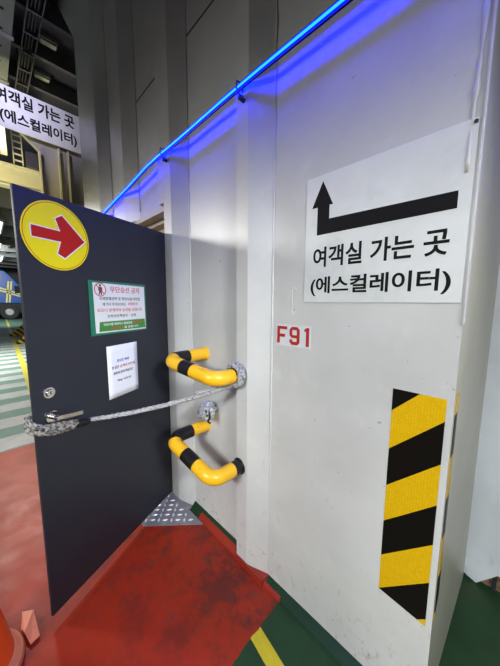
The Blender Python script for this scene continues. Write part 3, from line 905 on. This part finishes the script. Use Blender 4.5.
# ================================================================== TRAFFIC CONE at lower left
CXC, CYC = -1.375, -0.163
t = thing('traffic_cone', 'orange traffic cone with a white band, cut by the lower left edge', 'cone', (CXC, CYC, 0))
bm = bmesh.new()
prof = [(0.162, 0.0), (0.165, 0.014), (0.160, 0.028), (0.148, 0.034), (0.142, 0.044), (0.136, 0.048)]
def lathe(bm, prof, seg=40):
    rings = [[bm.verts.new((r * math.cos(2 * math.pi * k / seg), r * math.sin(2 * math.pi * k / seg), z)) for k in range(seg)] for r, z in prof]
    for a, b in zip(rings, rings[1:]):
        for k in range(seg): bm.faces.new((a[k], a[(k + 1) % seg], b[(k + 1) % seg], b[k]))
    bm.faces.new(rings[0][::-1]); bm.faces.new(rings[-1])
lathe(bm, prof)
o = finish('base', bm, SALMON, t); auto_smooth(o)
bm = bmesh.new()
lathe(bm, [(0.134, 0.044), (0.126, 0.10), (0.101, 0.26), (0.052, 0.58), (0.030, 0.72), (0.026, 0.73), (0.016, 0.732)])
o = finish('body', bm, CONEM, t); auto_smooth(o)
bm = bmesh.new()
lathe(bm, [(0.0960, 0.2905), (0.0985, 0.2900), (0.0730, 0.4600), (0.0690, 0.4605)])
o = finish('white_band', bm, WHITEV, t); auto_smooth(o)

# folded plastic piece on the deck beside the cone
t = thing('plastic_flap', 'small folded piece of faded orange plastic lying beside the cone', 'debris', (-1.40, 0.0, 0.0))
bm = bmesh.new()
P = {'a': (-0.055, -0.004, 0.004), 'b': (-0.140, 0.006, 0.004), 'c': (-0.095, 0.044, 0.024), 'd': (0.034, 0.050, 0.006), 'e': (0.046, 0.018, 0.006), 'f': (-0.012, 0.004, 0.022)}
vv = {k: bm.verts.new(p) for k, p in P.items()}
for q in (('c', 'f', 'e', 'd'), ('b', 'a', 'f', 'c')): bm.faces.new([vv[k] for k in q])
o = finish('sheet', bm, SALMON, t); m_ = o.modifiers.new('thickness', 'SOLIDIFY'); m_.thickness = 0.005; m_.offset = 1

# ================================================================== FAR LEFT BACKGROUND
# truck
t = thing('truck', 'blue truck cab with a yellow cross stripe parked on the far deck', 'truck', (-29.0, 1.0, 0.0), 0)
bm = bmesh.new()
prism(bm, [(-2.6, 1.30), (1.15, 1.30), (1.22, 2.6), (0.55, 3.55), (0.20, 3.95), (-0.9, 4.05), (-2.6, 4.0)], 0.0, -2.4, 'x')
finish('cab', bm, TRUCKBLUE, t, bevel=0.08)
bm = bmesh.new(); box(bm, -2.35, -0.05, -2.6, 1.12, 0.55, 1.30)
finish('chassis', bm, RUBBER, t, bevel=0.03)
bm = bmesh.new(); box(bm, 0.0, 0.03, 0.72, 1.05, 2.15, 2.75)
finish('side_window', bm, GLASS, t)
bm = bmesh.new()
def bar(a, b, w):
    a, b = Vector(a), Vector(b); d_ = (b - a).normalized(); nn = Vector((-d_.y, d_.x)) * w
    prism(bm, [tuple(a + nn), tuple(b + nn), tuple(b - nn), tuple(a - nn)], 0.0, 0.02, 'x')
bar((-2.5, 3.45), (1.15, 2.05), 0.055); bar((-2.5, 3.25), (1.15, 1.85), 0.055); bar((0.16, 1.38), (0.40, 3.1), 0.055); bar((0.34, 1.38), (0.58, 3.1), 0.055)
finish('yellow_stripe', bm, TRUCKYEL, t)
for y in (0.30, -1.6):
    bm = bmesh.new()
    cyl(bm, (-0.28, y, 0.60), (0.06, y, 0.60), 0.60, 28)
    w_ = finish('wheel', bm, RUBBER, t, bevel=0.05)
    bm = bmesh.new(); cyl(bm, (0.05, y, 0.60), (0.09, y, 0.60), 0.30, 20, 0.22)
    finish('hub', bm, GALV, w_)

# wheel chocks
CHOCK = None
def chock_mat():
    m, N, L, P = new_mat('chock_stripes')
    v = coords(N, L, False)
    sep = N.new('ShaderNodeSeparateXYZ'); L.new(v, sep.inputs[0])
    f = math_n(N, L, 'LESS_THAN', math_n(N, L, 'FRACT', math_n(N, L, 'DIVIDE', math_n(N, L, 'ADD', sep.outputs[1], sep.outputs[2]), 0.22)), 0.5)
    L.new(mixc(N, L, f, (0.70, 0.45, 0.02), (0.01, 0.01, 0.01)), P.inputs['Base Color'])
    P.inputs['Roughness'].default_value = 0.5
    return m
CHM = chock_mat()
def chock(loc_, label):
    bm = bmesh.new()
    prism(bm, [(-0.28, 0.0), (0.36, 0.0), (0.36, 0.50), (0.28, 0.52), (-0.25, 0.06)], -0.14, 0.14, 'x')
    o = finish('wheel_chock', bm, CHM, bevel=0.01); o.location = loc_
    return tag(o, label, 'wheel chock', 'striped wheel chocks on the far deck')
chock((-15.2, 0.84, 0), 'black and yellow wheel chock, the farther one below the truck')
chock((-12.2, 0.88, 0), 'black and yellow wheel chock peeking from behind the door edge, nearer than the other')

# deckhead services above the portal
t = thing('cable_tray', 'ladder cable tray with black cables under the dark ceiling', 'cable tray', (-5.3, 0.66, 4.82))
bm = bmesh.new(); box(bm, -1.9, 2.2, -0.075, -0.065, 0, 0.05); finish('side_rail', bm, DARKBEAM, t)
bm = bmesh.new(); box(bm, -1.9, 2.2, 0.065, 0.075, 0, 0.05); finish('side_rail', bm, DARKBEAM, t)
for k in range(12):
    bm = bmesh.new(); box(bm, -1.8 + 0.36 * k, -1.77 + 0.36 * k, -0.07, 0.07, 0.005, 0.02); finish('rung', bm, DARKBEAM, t)
for dy in (-0.032, 0.0, 0.032):
    bm = bmesh.new(); sweep(bm, [Vector((-1.8 + 0.36 * k, dy + 0.003 * math.sin(k), 0.036)) for k in range(12)], 0.014, 8); finish('cable', bm, BLACKPAINT, t)
for k in range(3):
    for dy in (-0.07, 0.07):
        bm = bmesh.new(); box(bm, -1.5 + 1.5 * k, -1.48 + 1.5 * k, dy - 0.008, dy + 0.008, 0.04, 0.38); finish('hanger', bm, DARKBEAM, t)

t = thing('air_duct', 'pale perforated duct running along the ceiling at the top left corner', 'duct', (-5.4, 0.36, 4.75))
bm = bmesh.new(); box(bm, -1.5, 2.2, -0.30, 0.12, 0.0, 0.40)
nf = len(bm.faces)
for k in range(11):
    cyl(bm, (-1.3 + 0.3 * k, 0.02, -0.004), (-1.3 + 0.3 * k, 0.02, 0.002), 0.018, 10)
bm.faces.ensure_lookup_table()
for f in bm.faces[nf:]: f.material_index = 1
finish('casing', bm, None, t, mats=[PALEDUCT, BLACK])
for k in range(4):
    bm = bmesh.new()
    x = -1.2 + 0.95 * k
    prism(bm, [(-0.32, -0.012), (0.14, -0.012), (0.14, 0.45), (0.12, 0.45), (0.12, 0.0), (-0.32, 0.0)], x, x + 0.06, 'x')
    finish('strap', bm, GALV, t)

def ceiling_lamp(loc_, label):
    t = thing('ceiling_lamp', label, 'lamp', loc_, 0, 'unlit lamps between the ceiling beams')
    bm = bmesh.new(); box(bm, -0.06, 0.06, -0.11, 0.11, 0.03, 0.10); finish('housing', bm, GALV, t, bevel=0.01)
    bm = bmesh.new(); box(bm, -0.045, 0.045, -0.095, 0.095, 0.0, 0.03); finish('diffuser', bm, plain('lamp_diffuser', (0.5, 0.52, 0.48), 0.4), t, bevel=0.01)
ceiling_lamp((-4.94, 0.905, 5.10), 'small pale unlit ceiling lamp, the nearer of two above the banner sign')
ceiling_lamp((-5.72, 0.93, 5.10), 'small pale unlit ceiling lamp, the farther of two just above the banner sign')

# lit things past the portal
t = thing('tube_lamp', 'warm lit fluorescent tube below the banner sign at the left edge', 'lamp', (-7.1, 0.465, 4.36))
bm = bmesh.new(); cyl(bm, (0, 0, 0), (0.05, 0.0, 0.42), 0.035, 14); finish('tube', bm, TUBEWARM, t, smooth=False)
bm = bmesh.new(); box(bm, -0.09, -0.03, -0.05, 0.05, -0.05, 0.84); finish('housing', bm, CREAM, t)
t = thing('cable_ladder', 'upright cable ladder on the cream beam below the banner sign', 'cable ladder', (-7.38, 0.69, 4.28))
for dy in (-0.07, 0.07):
    bm = bmesh.new(); box(bm, -0.02, 0.02, dy - 0.008, dy + 0.008, 0.0, 0.90); finish('side_rail', bm, CREAM, t)
for k in range(7):
    bm = bmesh.new(); box(bm, -0.012, 0.012, -0.065, 0.065, 0.06 + 0.12 * k, 0.085 + 0.12 * k); finish('rung', bm, CREAM, t)
bm = bmesh.new(); box(bm, -0.12, 0.12, -0.09, 0.11, 0.0, 0.30)
o = finish('junction_box', bm, DARKDECK, bevel=0.01); o.location = (-7.45, 0.90, 4.28)
tag(o, 'dark box sitting on the cream beam beside the cable ladder', 'box')

for i, (x, y, z, lab) in enumerate(((-15.0, 0.62, 4.40, 'bright white ceiling tube on the far deck, nearest to the door edge'), (-20.5, 0.75, 4.45, 'bright white ceiling tube on the far deck, second from the door edge'), (-26.0, 1.0, 4.45, 'faint white ceiling tube on the far deck above the truck'))):
    t = thing('deck_lamp', lab, 'lamp', (x, y, z), 0, 'lit tubes over the far deck')
    bm = bmesh.new(); box(bm, -1.2, 1.2, -0.10, 0.10, 0.06, 0.16); finish('housing', bm, GALV, t)
    bm = bmesh.new(); cyl(bm, (-1.15, 0, 0.03), (1.15, 0, 0.03), 0.04, 12); finish('tube', bm, TUBECOOL, t)
    for hx in (-0.9, 0.87):
        bm = bmesh.new(); box(bm, hx, hx + 0.03, -0.02, 0.02, 0.16, TOP - z); finish('hanger', bm, GALV, t)
